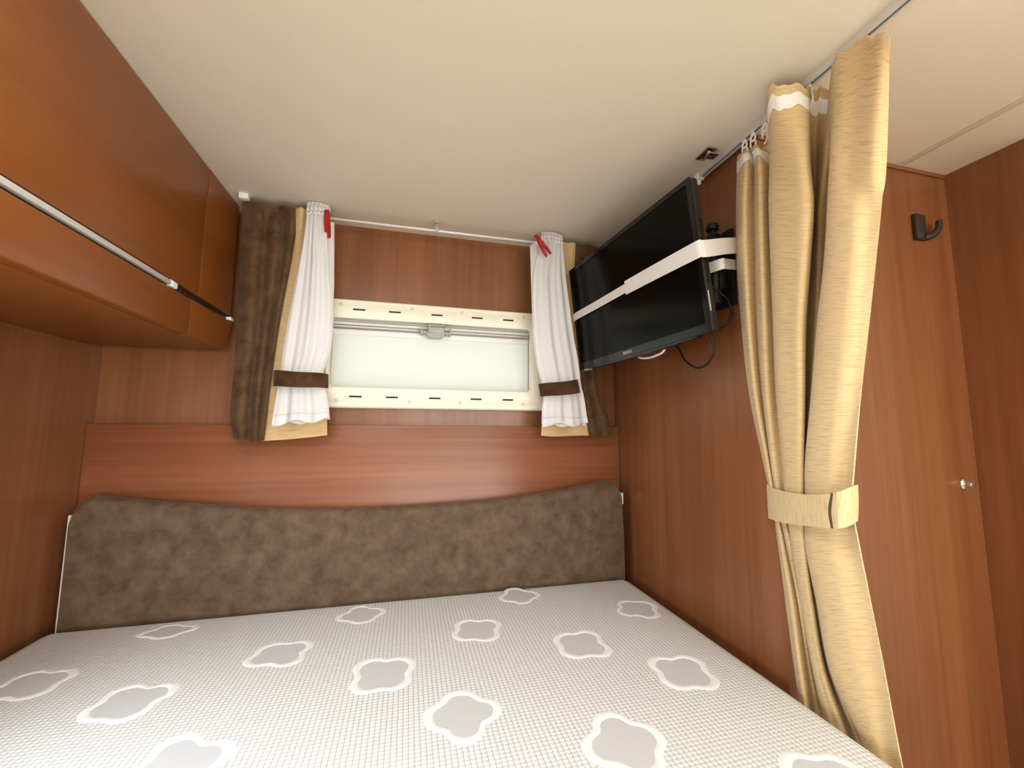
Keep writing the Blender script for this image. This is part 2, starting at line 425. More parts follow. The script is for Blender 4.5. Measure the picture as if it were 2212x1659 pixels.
# cloth control points, metres
DIVIDER_CURTAIN = [
 [(0.65,0.6582,0.5632),(0.642,0.6388,0.5617),(0.655,0.6342,0.5679),(0.645,0.609,0.5542),(0.652,0.5862,0.5478),(0.5878,0.5224,0.58),(0.5919,0.5006,0.58),(0.628,0.4901,0.5722),(0.6468,0.4971,0.58),(0.6608,0.4905,0.58),(0.672,0.4813,0.577),(0.6325,0.4443,0.58),(0.6299,0.4302,0.58),(0.632,0.4009,0.5745),(0.62,0.3733,0.5504),(0.62,0.362,0.5359)],
 [(0.652,0.6605,0.56),(0.632,0.62,0.5292),(0.658,0.6277,0.5389),(0.632,0.5905,0.5093),(0.658,0.5902,0.5137),(0.62,0.5543,0.4828),(0.61,0.5156,0.4549),(0.615,0.4861,0.4359),(0.68,0.5308,0.4775),(0.695,0.5301,0.4796),(0.67,0.4979,0.4535),(0.672,0.4904,0.4488),(0.618,0.4476,0.4105),(0.613,0.4178,0.3895),(0.604,0.3859,0.3664),(0.62,0.3808,0.3658)],
 [(0.654,0.6714,0.4691),(0.63,0.6286,0.4418),(0.66,0.6348,0.4496),(0.63,0.5926,0.4218),(0.658,0.5974,0.4285),(0.62,0.561,0.4027),(0.6083,0.5155,0.3757),(0.612,0.4824,0.3578),(0.685,0.5358,0.3982),(0.69,0.5331,0.3974),(0.668,0.5098,0.3813),(0.674,0.5021,0.3778),(0.615,0.454,0.3425),(0.606,0.4181,0.3212),(0.6152,0.4008,0.3129),(0.62,0.39,0.3076)],
 [(0.654,0.6782,0.3507),(0.63,0.634,0.3299),(0.66,0.6405,0.3359),(0.63,0.597,0.3147),(0.658,0.6021,0.3199),(0.62,0.5645,0.3002),(0.609,0.5206,0.2809),(0.612,0.4944,0.2705),(0.68,0.5443,0.2985),(0.684,0.5417,0.2978),(0.666,0.5187,0.2864),(0.672,0.5132,0.2848),(0.615,0.4648,0.2586),(0.6042,0.4262,0.2416),(0.6152,0.4128,0.2373),(0.62,0.4028,0.2337)],
 [(0.654,0.6754,0.2121),(0.632,0.636,0.2008),(0.66,0.6463,0.2053),(0.632,0.6025,0.1925),(0.658,0.606,0.1951),(0.622,0.57,0.1838),(0.612,0.5328,0.1738),(0.615,0.5126,0.169),(0.672,0.5541,0.1832),(0.676,0.5514,0.1828),(0.662,0.5279,0.176),(0.668,0.5295,0.1768),(0.617,0.4854,0.1624),(0.6062,0.4444,0.1515),(0.6172,0.4274,0.1481),(0.622,0.42,0.1465)],
 [(0.654,0.6655,0.069),(0.634,0.6322,0.0659),(0.658,0.6421,0.0673),(0.634,0.6066,0.0639),(0.656,0.6076,0.0645),(0.624,0.5743,0.0611),(0.6154,0.5418,0.0583),(0.618,0.5235,0.057),(0.662,0.5574,0.0607),(0.668,0.5573,0.0609),(0.66,0.544,0.0596),(0.664,0.5449,0.0598),(0.618,0.5041,0.0554),(0.6084,0.4638,0.052),(0.6185,0.4453,0.0508),(0.62,0.4365,0.0502)],
 [(0.654,0.6412,-0.0645),(0.64,0.6204,-0.0625),(0.655,0.6288,-0.0634),(0.638,0.6047,-0.0611),(0.652,0.5996,-0.0609),(0.628,0.5748,-0.0585),(0.6208,0.5525,-0.0565),(0.622,0.5369,-0.0552),(0.652,0.5594,-0.0575),(0.655,0.5603,-0.0577),(0.652,0.5561,-0.0573),(0.654,0.5561,-0.0573),(0.618,0.5231,-0.0539),(0.61,0.4832,-0.0504),(0.619,0.4631,-0.0489),(0.612,0.4465,-0.0474)],
 [(0.655,0.6282,-0.1389),(0.645,0.6147,-0.1361),(0.655,0.6193,-0.1373),(0.64,0.5985,-0.133),(0.652,0.5984,-0.1335),(0.63,0.5755,-0.1285),(0.6235,0.5566,-0.1248),(0.624,0.5429,-0.1224),(0.65,0.5621,-0.1269),(0.652,0.5621,-0.1269),(0.65,0.5587,-0.1263),(0.651,0.5579,-0.1261),(0.618,0.5273,-0.1193),(0.6108,0.4886,-0.1121),(0.619,0.4691,-0.1089),(0.61,0.4527,-0.1056)],
 [(0.655,0.6208,-0.2109),(0.642,0.6019,-0.2049),(0.656,0.6074,-0.2073),(0.64,0.5854,-0.2003),(0.654,0.5945,-0.2036),(0.632,0.571,-0.1958),(0.6254,0.5557,-0.1912),(0.628,0.5481,-0.1893),(0.655,0.5699,-0.197),(0.658,0.5708,-0.1974),(0.655,0.5665,-0.1961),(0.656,0.5666,-0.1961),(0.62,0.5339,-0.1849),(0.6124,0.491,-0.1728),(0.6208,0.4686,-0.1672),(0.616,0.4523,-0.1625)],
 [(0.66,0.6173,-0.3053),(0.645,0.5933,-0.2945),(0.664,0.5998,-0.2988),(0.655,0.5872,-0.293),(0.67,0.598,-0.2987),(0.645,0.5722,-0.2862),(0.6388,0.5576,-0.2798),(0.642,0.5538,-0.2786),(0.668,0.5729,-0.2886),(0.672,0.5738,-0.2893),(0.662,0.5636,-0.2844),(0.672,0.5697,-0.2877),(0.628,0.5278,-0.267),(0.6208,0.4901,-0.2515),(0.629,0.4668,-0.2431),(0.63,0.4539,-0.2381)],
 [(0.668,0.6149,-0.4204),(0.655,0.5932,-0.4069),(0.68,0.605,-0.4166),(0.68,0.598,-0.4128),(0.69,0.6007,-0.4156),(0.662,0.5738,-0.3973),(0.6579,0.5621,-0.3905),(0.66,0.5567,-0.3878),(0.69,0.5771,-0.4028),(0.695,0.5772,-0.4035),(0.676,0.5582,-0.3907),(0.69,0.5674,-0.3975),(0.65,0.533,-0.3737),(0.6452,0.4966,-0.3533),(0.6528,0.4731,-0.3416),(0.652,0.4591,-0.334)],
 [(0.68,0.6138,-0.533),(0.668,0.5943,-0.5177),(0.695,0.6069,-0.5308),(0.695,0.5958,-0.5232),(0.7,0.5901,-0.5202),(0.675,0.5611,-0.4962),(0.6726,0.5477,-0.4866),(0.675,0.5385,-0.4807),(0.7,0.5509,-0.4934),(0.7,0.545,-0.4894),(0.69,0.5329,-0.4794),(0.7,0.5364,-0.4835),(0.672,0.5122,-0.4623),(0.6672,0.4914,-0.4473),(0.6743,0.4778,-0.4391),(0.67,0.4628,-0.4282)],
 [(0.69,0.6092,-0.6464),(0.675,0.5876,-0.6254),(0.7,0.5977,-0.6388),(0.7,0.5846,-0.6281),(0.705,0.5762,-0.622),(0.685,0.5479,-0.5945),(0.6815,0.5322,-0.5808),(0.685,0.5225,-0.5734),(0.705,0.5294,-0.5832),(0.708,0.5248,-0.5801),(0.7,0.5149,-0.5702),(0.705,0.516,-0.5721),(0.685,0.4988,-0.5537),(0.6798,0.4826,-0.5392),(0.6873,0.4741,-0.5337),(0.68,0.4593,-0.5199)],
]
TIE_BAND = [
 [(0.662,0.6435,-0.1044),(0.636,0.606,-0.1052),(0.616,0.5621,-0.1044),(0.6,0.5153,-0.1011),(0.584,0.466,-0.0922),(0.584,0.4494,-0.0864),(0.6,0.4478,-0.081),(0.634,0.4658,-0.0819)],
 [(0.662,0.6438,-0.1657),(0.636,0.6072,-0.1616),(0.616,0.5633,-0.1564),(0.6,0.5174,-0.1489),(0.584,0.4683,-0.1401),(0.584,0.4519,-0.1356),(0.6,0.4505,-0.1311),(0.634,0.4684,-0.1317)],
]
TIE_END = [
 [(0.5835,0.4576,-0.0902),(0.5805,0.4466,-0.0853),(0.597,0.4442,-0.0792),(0.632,0.4623,-0.0801)],
 [(0.5835,0.4634,-0.1151),(0.5805,0.4479,-0.1101),(0.597,0.4456,-0.1044),(0.632,0.4636,-0.1055)],
 [(0.5835,0.4613,-0.1384),(0.5805,0.4505,-0.1351),(0.597,0.4482,-0.1299),(0.632,0.4663,-0.1311)],
]
DRAPE_BROWN_A = [
 [(-0.4367,1.15,0.58),(-0.3994,1.138,0.58),(-0.3797,1.145,0.58),(-0.3548,1.15,0.58),(-0.336,1.138,0.58),(-0.316,1.147,0.58),(-0.302,1.174,0.5796)],
 [(-0.4438,1.173,0.536),(-0.4053,1.156,0.5326),(-0.388,1.176,0.5424),(-0.3601,1.162,0.5365),(-0.3453,1.176,0.5455),(-0.3215,1.16,0.538),(-0.3128,1.174,0.5461)],
 [(-0.4413,1.173,0.4344),(-0.4043,1.156,0.4315),(-0.3873,1.176,0.4415),(-0.3585,1.162,0.4364),(-0.3462,1.176,0.4435),(-0.327,1.16,0.4377),(-0.3219,1.174,0.444)],
 [(-0.4363,1.173,0.2647),(-0.4019,1.156,0.2628),(-0.3874,1.176,0.2689),(-0.3666,1.162,0.2655),(-0.3569,1.176,0.2697),(-0.3423,1.16,0.2667),(-0.3399,1.174,0.2704)],
 [(-0.4347,1.173,0.1167),(-0.4046,1.156,0.1135),(-0.3935,1.176,0.1137),(-0.373,1.162,0.1116),(-0.3657,1.176,0.1122),(-0.3521,1.16,0.1085),(-0.351,1.174,0.11)],
 [(-0.4348,1.173,0.0286),(-0.4069,1.156,0.025),(-0.3951,1.176,0.0233),(-0.3746,1.162,0.0209),(-0.3695,1.176,0.02),(-0.356,1.16,0.0187),(-0.355,1.174,0.019)],
 [(-0.4214,1.173,-0.0328),(-0.4009,1.156,-0.0358),(-0.391,1.176,-0.0388),(-0.3729,1.162,-0.0383),(-0.3701,1.176,-0.0377),(-0.3578,1.16,-0.0372),(-0.358,1.174,-0.0365)],
]
DRAPE_BEIGE_A = [
 [(-0.3107,1.152,0.58),(-0.2938,1.138,0.58),(-0.2863,1.156,0.58),(-0.2715,1.135,0.58),(-0.2617,1.154,0.58),(-0.2503,1.161,0.58)],
 [(-0.3202,1.181,0.5035),(-0.3051,1.175,0.5053),(-0.2926,1.181,0.5056),(-0.2797,1.175,0.507),(-0.2643,1.18,0.5072),(-0.2475,1.179,0.5061)],
 [(-0.3362,1.181,0.346),(-0.3121,1.175,0.3461),(-0.2956,1.181,0.3494),(-0.2758,1.175,0.3479),(-0.2539,1.18,0.3514),(-0.2351,1.179,0.3527)],
 [(-0.3501,1.181,0.1695),(-0.3243,1.175,0.1697),(-0.2993,1.181,0.1718),(-0.2709,1.175,0.1709),(-0.2447,1.18,0.1728),(-0.2227,1.179,0.1737)],
 [(-0.3611,1.181,0.0477),(-0.3302,1.175,0.048),(-0.3012,1.181,0.0487),(-0.2688,1.175,0.0502),(-0.2385,1.18,0.0522),(-0.2133,1.179,0.0539)],
 [(-0.3653,1.181,-0.039),(-0.3316,1.175,-0.0365),(-0.3009,1.181,-0.0344),(-0.2645,1.175,-0.0307),(-0.2344,1.18,-0.0272),(-0.2084,1.179,-0.0236)],
]
DRAPE_BEIGE_B = [
 [(0.4343,1.148,0.58),(0.452,1.15,0.58),(0.4697,1.155,0.58),(0.4825,1.148,0.58),(0.5005,1.154,0.58)],
 [(0.4438,1.179,0.4727),(0.4571,1.173,0.4718),(0.4787,1.18,0.4765),(0.4917,1.173,0.4752),(0.5061,1.177,0.4781)],
 [(0.4301,1.179,0.2628),(0.4493,1.173,0.2626),(0.4767,1.18,0.2656),(0.4956,1.173,0.2653),(0.5161,1.177,0.2672)],
 [(0.4023,1.179,0.1031),(0.433,1.173,0.1034),(0.4691,1.18,0.1077),(0.5,1.173,0.1108),(0.5282,1.177,0.1134)],
 [(0.3917,1.179,0.0255),(0.4325,1.173,0.0244),(0.4744,1.18,0.0263),(0.5113,1.173,0.0294),(0.541,1.177,0.0312)],
 [(0.3886,1.179,-0.0246),(0.4263,1.173,-0.0273),(0.4709,1.18,-0.026),(0.5106,1.173,-0.0245),(0.5479,1.177,-0.0245)],
]
DRAPE_BROWN_B = [
 [(0.495,1.152,0.58),(0.5174,1.156,0.58),(0.5331,1.148,0.58),(0.5545,1.153,0.58),(0.5733,1.159,0.58)],
 [(0.5016,1.174,0.4765),(0.5163,1.164,0.4743),(0.5394,1.176,0.4809),(0.5525,1.166,0.4786),(0.5688,1.173,0.4827)],
 [(0.5117,1.174,0.2664),(0.5198,1.164,0.2648),(0.5378,1.176,0.2683),(0.5475,1.166,0.2668),(0.5603,1.173,0.2689)],
 [(0.5221,1.174,0.113),(0.5301,1.164,0.1123),(0.5497,1.176,0.1139),(0.5591,1.166,0.1133),(0.5736,1.173,0.1172)],
 [(0.5349,1.174,0.0297),(0.5473,1.164,0.0282),(0.5718,1.176,0.0287),(0.5858,1.166,0.0301),(0.6069,1.173,0.0319)],
 [(0.5419,1.174,-0.0245),(0.5557,1.164,-0.0271),(0.5818,1.176,-0.0288),(0.5941,1.166,-0.0271),(0.6137,1.173,-0.0216)],
]
SHEER_A = [(-0.2827,0.5946,-0.2242,0.594),(-0.2825,0.5686,-0.2278,0.5724),(-0.2823,0.5453,-0.2301,0.5485),(-0.2874,0.4741,-0.2244,0.4803),(-0.2932,0.4165,-0.217,0.4232),(-0.3054,0.3023,-0.2046,0.3077),(-0.3145,0.1999,-0.2052,0.2033),(-0.3176,0.1437,-0.2201,0.144),(-0.3196,0.1224,-0.2224,0.1234),(-0.3215,0.1012,-0.2147,0.1032),(-0.3259,0.05205,-0.2035,0.05551),(-0.3302,0.003541,-0.1983,0.01748)]
SHEER_B = [(0.3775,0.5939,0.4422,0.5917),(0.3759,0.5716,0.442,0.5707),(0.3744,0.5508,0.4434,0.5485),(0.3581,0.4906,0.449,0.4973),(0.3494,0.4177,0.4574,0.4247),(0.3522,0.2767,0.4756,0.2844),(0.3622,0.194,0.4897,0.2054),(0.3778,0.1315,0.4964,0.1437),(0.382,0.1097,0.5006,0.1214),(0.3833,0.08801,0.5063,0.09783),(0.379,0.05138,0.5132,0.05348),(0.3774,0.007041,0.5185,0.00797)]
FLAP_A = [(-0.239,0.5524,-0.2134,0.5545),(-0.2337,0.446,-0.2084,0.4488),(-0.2308,0.3426,-0.2046,0.3449),(-0.2296,0.2286,-0.2071,0.23),(-0.2327,0.1571,-0.2161,0.1602)]
FLAP_B = [(0.3425,0.5519,0.3826,0.5835),(0.344,0.5081,0.3824,0.5123),(0.3469,0.4212,0.3852,0.4247),(0.3528,0.2792,0.3906,0.2816),(0.3642,0.1958,0.3991,0.1974),(0.3829,0.1328,0.4105,0.1392)]
BAND_A = [(-0.3356,0.1397,-0.2097,0.1353),(-0.3342,0.09957,-0.2079,0.09871)]
BAND_B = [(0.3697,0.1273,0.4874,0.1434),(0.3752,0.09013,0.4957,0.104)]


# ================================================================== the setting
S = 'structure'
T = .04
obj('floor', slab(bm_new(), 2, ZF - T, ZF, (XL - T, XO + T), (YF - T, YB + T)), 'floor', kind=S)
HATCH = (.44, 1.04, -1.0, -.40)
HATCH_ADDED = (-.44, .02, -.08, .38)  # opening over the bed, added for the light it lets onto the mattress
obj('ceiling', slab(bm_new(), 2, ZC, ZC + T, (XL - T, XO + T), (YF - T, YB + T), [HATCH, HATCH_ADDED]), 'ceiling', kind=S)
REARW = (-.222, .370, .110, .310)
obj('wall_back', slab(bm_new(), 1, YB, YB + T, (XL - T, XO + T), (ZF, ZC), [REARW]), 'wood_z', kind=S)
LW = (-.06, .66, -.25, .11)
obj('wall_left', slab(bm_new(), 0, XL - T, XL, (-.80, YB + T), (ZF, ZC), [LW]), 'wood_z', kind=S)
obj('wall_left_front', slab(bm_new(), 0, XL - T, XL, (YF - T, -.80), (ZF, ZC)), 'cream', kind=S)  # unseen stretch, made cream so the bounced light is whiter and brighter
RW = (-2.10, -1.00, -.28, .32)
obj('wall_right', slab(bm_new(), 0, XO, XO + T, (.50, YB + T), (ZF, ZC)), 'wood_z', kind=S)
obj('wall_right_front', slab(bm_new(), 0, XO, XO + T, (YF - T, .50), (ZF, ZC), [RW]), 'cream', kind=S)  # unseen stretch, cream instead of wood to brighten the washroom wall by bounce
FW = (-.23, 1.07, -.40, .40)
obj('wall_front', slab(bm_new(), 1, YF - T, YF, (XL - T, XO + T), (ZF, ZC), [FW]), 'cream', kind=S)
# washroom box: the wall that carries the screen and the wall with the coat hook
obj('wall_screen_side', slab(bm_new(), 0, XR, XR + .024, (YE, YB), (ZF, ZC)), 'wood_z', kind=S)
obj('wall_washroom', slab(bm_new(), 1, YE, YE + .024, (XR + .024, XO), (ZF, ZC)), 'wood_z', kind=S)
# raised lower lining of the rear wall, with level grain
YP = 1.222
obj('wall_back_lower', box(bm_new(), (XL + .001, YP, ZF), (XR - .001, YB, .003), .0015), 'wood_x', kind=S)
# ceiling joint, beads along the wall tops
obj('trim_1', box(bm_new(), (1.0585, YF, ZC - .0022), (1.0745, YE, ZC), .001), 'ceiling', kind=S)
obj('trim_2', box(bm_new(), (XR + .002, YE - .004, ZC - .010), (XO, YE, ZC), .003), 'wood_x', kind=S)
# unseen openings: their frames, the added bed hatch last
for i, (ax, a, b_, u, v) in enumerate(((0, XL - T - .004, XL + .012, LW[:2], LW[2:]), (0, XO - .012, XO + T + .004, RW[:2], RW[2:]),
                                       (1, YF - T - .004, YF + .012, FW[:2], FW[2:]), (2, ZC - .012, ZC + T + .004, HATCH[:2], HATCH[2:]), (2, ZC - .012, ZC + T + .004, HATCH_ADDED[:2], HATCH_ADDED[2:]))):
    wn = obj('window_%d' % (i + 2), window_ring(bm_new(), ax, a, b_, u, v, .045), 'cream', kind=S)

# ------------------------------------------------------------------ rear window in its cream cassette
win = thing('window_1', (.074, YB, .05), kind=S, label='cream plastic cassette window with milky pane in the rear wall')
WX0, WX1, WZ0, WZ1 = -.265, .430, .052, .366
GX0, GX1, GZ0, GZ1 = REARW
def rounded(u0, u1, v0, v1, r, n=5):
    out = []
    for (cu, cv, a0) in ((u1 - r, v1 - r, 0), (u0 + r, v1 - r, 90), (u0 + r, v0 + r, 180), (u1 - r, v0 + r, 270)):
        for k in range(n + 1):
            a = math.radians(a0 + 90 * k / n); out.append((cu + r * math.cos(a), cv + r * math.sin(a)))
    return out
def cassette():
    bm = bm_new()
    oo = rounded(WX0, WX1, WZ0, WZ1, .010); ii = rounded(GX0, GX1, GZ0, GZ1, .010)
    def off(P, d):
        cx = sum(p[0] for p in P) / len(P); cz = sum(p[1] for p in P) / len(P)
        return [(x + (d if x > cx else -d), z + (d if z > cz else -d)) for x, z in P]
    rings = [(oo, YB), (oo, 1.231), (off(oo, -.004), 1.226), (off(oo, -.020), 1.2245), (off(oo, -.0225), 1.2225), (off(ii, .004), 1.2225), (ii, 1.2245), (ii, 1.262)]
    vs = [[bm.verts.new((x, y, z)) for x, z in P] for P, y in rings]
    n = len(oo)
    for A, B in zip(vs, vs[1:]):
        for k in range(n): bm.faces.new((A[k], A[(k + 1) % n], B[(k + 1) % n], B[k]))
    return bm
frame = obj('frame', cassette(), 'cream', win, fixn=True)
YW = 1.2222
for zc in (.3355, .0838):
    for xc in (-.148, -.049, .073, .196, .295):
        obj('slot', box(bm_new(), (xc - .0172, YW - .0006, zc - .0027), (xc + .0172, YW + .004, zc + .0027), .0015, 2), 'dark_slot', frame)
for zc in (.349, .072):
    for xc in (-.197, 0.0, .1475, .345):
        obj('screw_cap', lathe(bm_new(), [(.0046, .004), (.0046, -.0008), (.0036, -.0016), (.001, -.0018)], (xc, YW, zc), (0, 1, 0), 16), 'screw_cap', frame, fixn=True)
def pane():
    bm = bm_new()
    P = rounded(GX0 + .001, GX1 - .001, GZ0 + .001, GZ1 - .001, .010)
    prism(bm, [(x, 1.252, z) for x, z in P], (0, .006, 0))
    return bm
obj('pane', pane(), 'pane', win, fixn=True, label='milky white acrylic pane')
# the blind's end rails across the top of the opening
for z, hh, y, dp in ((.3045, .0008, 1.243, .004), (.2935, .0009, 1.240, .004), (.2835, .0020, 1.237, .006)):
    obj('blind_rail', box(bm_new(), (GX0 + .002, y, z - hh), (GX1 - .002, y + dp, z + hh), .0004), 'rail_grey', win)
obj('blind_edge', box(bm_new(), (GX0 + .002, 1.247, .266), (GX1 - .002, 1.2505, .3085), .001), 'white_plastic', win)
lt = thing('latch', (.071, 1.235, .262)); lt.parent = win; lt.location = Vector((.071, 1.235, .262)) - WORLD['window_1']
lt['label'] = 'grey plastic latch of the blind'
b1 = bm_new()
box(b1, (.047, 1.213, .277), (.097, 1.238, .306), .004, 3); obj('latch_body', b1, 'grey_plastic', lt)
b1 = bm_new()
prism(b1, [(.042, 1.212, .279), (.046, 1.212, .268), (.058, 1.212, .263), (.084, 1.212, .263), (.094, 1.212, .268), (.098, 1.212, .279)], (0, .020, 0)); obj('thumb_grip', b1, 'grey_plastic', lt, fixn=True)
obj('slot', box(bm_new(), (.053, 1.2122, .2962), (.097, 1.2140, .2978), .0004), 'dark_slot', lt)
for xs in (.029, .113):
    obj('end_stop', box(bm_new(), (xs - .003, 1.216, .273), (xs + .003, 1.236, .295), .0015), 'grey_plastic', lt)
    obj('end_arm', box(bm_new(), (min(xs, .071 + (.024 if xs > .07 else -.024)), 1.220, .277), (max(xs, .071 + (.024 if xs > .07 else -.024)), 1.236, .285), .0015), 'grey_plastic', lt)

# ------------------------------------------------------------------ bed
bed = thing('bed_base', (-.06, .2, ZF), 'plain wooden bed base under the white mattress', 'bed base')
obj('platform', box(bm_new(), (-.745, -.78, -.600), (.628, 1.15, -.575), .003), 'base', bed)
obj('plinth', box(bm_new(), (-.74, -.74, ZF), (.60, 1.16, -.600), .003), 'wood_z', bed)

def mattress():
    bm = bm_new()
    box(bm, (-.738, -.78, -.5745), (.641, 1.134, ZM), .036, 6)
    return bm
mt = obj('mattress', mattress(), 'knit', label='white knitted mattress with grey cloud shaped medallions', cat='mattress')
random.seed(4)
MED = [(-.479, 1.060, .050, 10, .62), (-.224, .911, .056, 35, .85), (-.093, 1.050, .050, 12, .9), (.156, .915, .054, 30, .95), (.289, 1.062, .050, 5, .95), (.352, .808, .055, 42, 1),
       (.545, .926, .052, 20, .95), (.487, .680, .055, 35, 1), (-.030, .795, .056, 40, 1), (.096, .662, .054, 0, 1), (.305, .556, .056, 5, 1),
       (-.412, .816, .055, 30, .9), (-.600, .905, .055, 35, .85), (-.275, .655, .058, 20, 1),
       (-.140, .530, .055, 38, 1), (.520, .430, .055, 30, 1), (-.05, .29, .055, 5, 1), (.25, .28, .055, 40, 1), (-.42, .43, .055, 10, 1), (.11, .41, .055, 30, 1)]
def lobes(r, n=56, rnd=None):
    out = []
    for k in range(n):
        a = 2 * math.pi * k / n
        q = 1 + .125 * math.cos(4 * a) - .022 * math.cos(8 * a) + rnd[0] * math.cos(a + rnd[1]) + rnd[2] * math.cos(3 * a + rnd[3])
        out.append((r * q * math.cos(a), r * q * math.sin(a)))
    return out
for x, y, r, rot, sq in MED:
    rnd = (random.uniform(.0, .08), random.uniform(0, 6.28), random.uniform(.0, .06), random.uniform(0, 6.28))
    R_ = Matrix.Rotation(math.radians(rot), 2)
    def place(P, z):
        out = []
        for p in P:
            q = R_ @ Vector(p); out.append((x + q.x, y + q.y * sq, z))
        return out
    inn = lobes(r * .76, rnd=rnd); out_ = lobes(r * 1.04, rnd=rnd)
    bm = prism(bm_new(), place(inn, ZM - .001), (0, 0, .0013))
    md = obj('medallion', bm, 'patch', mt, fixn=True)
    bm = bm_new()
    prof = [(inn, ZM + .0002), ([(a * .93 + b_ * .07, c_ * .93 + d * .07) for (a, c_), (b_, d) in zip(inn, out_)], ZM + .0008), ([(a * .35 + b_ * .65, c_ * .35 + d * .65) for (a, c_), (b_, d) in zip(inn, out_)], ZM + .0010), (out_, ZM - .0005)]
    vs = [[bm.verts.new(p) for p in place(P, z)] for P, z in prof]
    n = len(inn)
    for A, B in zip(vs, vs[1:]):
        for k in range(n): bm.faces.new((A[k], A[(k + 1) % n], B[(k + 1) % n], B[k]))
    obj('rim', bm, 'rim', md, fixn=True)

# headboard: suede pad with a dipping top edge on a white backing board
HB = [(-.722, -.205), (-.716, -.184), (-.704, -.170), (-.683, -.162), (-.595, -.174), (-.406, -.196), (-.253, -.208), (-.089, -.213), (.088, -.211), (.281, -.201), (.419, -.186), (.566, -.164), (.596, -.163), (.620, -.174), (.631, -.196)]
head = thing('headboard', (-.045, 1.16, -.56), 'brown suede headboard pad with a dipping top edge behind the mattress', 'headboard')
def pad():
    bm = bm_new()
    top = catmull([(x, 0, z) for x, z in HB], 6)
    n = len(top); zb = -.56
    # columns run from the back of the top edge, over the rounded edge, down the face
    xc = (-.728 + .640) / 2
    def col(i):
        p = top[i]; out = []
        s = (p.x - top[0].x) / (top[-1].x - top[0].x)
        for d, y in ((0, 1.1645), (0, 1.154), (.004, 1.146), (.010, 1.142), (.018, 1.140)):
            out.append((p.x, y, p.z - d))
        for k in range(1, 13):
            t = k / 12
            x = p.x + ((-.721 + 1.357 * s) - p.x) * min(1, t * 3)
            z = (p.z - .018) * (1 - t) + zb * t
            puff = .0035 * math.sin(math.pi * min(1, max(0, s))) ** .5 * math.sin(math.pi * t) ** .5
            out.append((x, 1.140 - puff, z))
        return out
    cols = [[bm.verts.new(q) for q in col(i)] for i in range(n)]
    for A, B in zip(cols, cols[1:]):
        for k in range(len(A) - 1): bm.faces.new((A[k], A[k + 1], B[k + 1], B[k]))
    # rounded sides and back
    for cside, sg in ((cols[0], -1), (cols[-1], 1)):
        prev = cside[1:]
        r2 = [bm.verts.new((v.co.x + sg * .001 * min(1, k / 3), v.co.y + .008 * min(1, k / 3), v.co.z)) for k, v in enumerate(prev)]
        r3 = [bm.verts.new((v.co.x, 1.1645, v.co.z)) for v in r2]
        for P_, Q_ in ((prev, r2), (r2, r3)):
            for k in range(len(P_) - 1): bm.faces.new((P_[k], P_[k + 1], Q_[k + 1], Q_[k]))
    return bm
obj('pad', pad(), 'suede', head, fixn=True)
obj('backing_board', prism(bm_new(), [(x, 1.1655, z) for x, z in ((-.740, -.204), (-.70, -.204), (-.60, -.225), (.50, -.225), (.60, -.204), (.650, -.200), (.650, -.232), (.641, -.240), (.641, -.56), (-.740, -.56))], (0, .018, 0)), 'white_plastic', head, fixn=True, label='white backing board edge')
for x, z in ((-.619, -.347), (.547, -.352)):
    obj('tuft_button', lathe(bm_new(), [(.009, .004), (.0085, .0005), (.006, -.0012), (.0025, -.0004), (.0005, .0004)], (x, 1.1385, z), (0, 1, 0), 16), 'suede', head, fixn=True)

# ------------------------------------------------------------------ overhead cabinet along the left wall
XC = -.468
cab = thing('overhead_cabinet', (-.61, .4, .195), 'cherry wood overhead cabinet along the left wall under the ceiling', 'cabinet')
cb = box(bm_new(), (XL + .001, -.72, .195), (XC - .020, 1.184, .276), .002); box(cb, (XL + .001, -.72, .275), (XC - .020, 1.236, ZC - .001), .002)
obj('carcass', cb, 'wood_y', cab)
def front(y0, y1, z0, z1):
    return box(bm_new(), (XC - .019, y0, z0), (XC, y1, z1), .003, 3)
d1 = obj('door', front(-.70, 1.040, .2905, ZC - .002), 'wood_y', cab)
obj('lower_rail', front(-.70, 1.012, .195, .2745), 'wood_y', cab)
def ended(z0, z1, y0):
    # the end piece, its last edge rounded towards the rear wall
    bm = bm_new(); P = []
    for y, x in ((y0, XC), (1.205, XC), (1.220, XC - .003), (1.230, XC - .009), (1.236, XC - .019)): P.append((x, y))
    prism(bm, [(x, y, z0) for x, y in P] + [(XC - .019, y0, z0)], (0, 0, z1 - z0))
    return bm
obj('end_door', ended(.2905, ZC - .002, 1.0425), 'wood_y', cab, fixn=True)
bm = prism(bm_new(), [(XC, 1.0145, .195), (XC, 1.180, .195), (XC, 1.190, .200), (XC, 1.228, .2745), (XC, 1.0145, .2745)], (-.019, 0, 0))
obj('end_rail', bm, 'wood_y', cab, fixn=True)
gp = obj('grip_channel', box(bm_new(), (XC - .0195, -.70, .2750), (XC - .008, 1.230, .2900), .0005), 'hook_dark', cab, label='dark recessed gap under the door')
def grip():
    bm = bm_new()
    box(bm, (XC - .008, -.70, .2775), (XC + .0035, .925, .2865), .0018, 2)
    return bm
hd = obj('grip_strip', grip(), 'alu', cab, label='pale aluminium grip strip')
obj('grip_end', box(bm_new(), (XC - .008, .9255, .2755), (XC + .003, .952, .2895), .004, 3), 'white_plastic', cab)
obj('end_clip', box(bm_new(), (XC - .012, 1.205, .278), (XC + .004, 1.228, .287), .0015), 'white_plastic', cab)

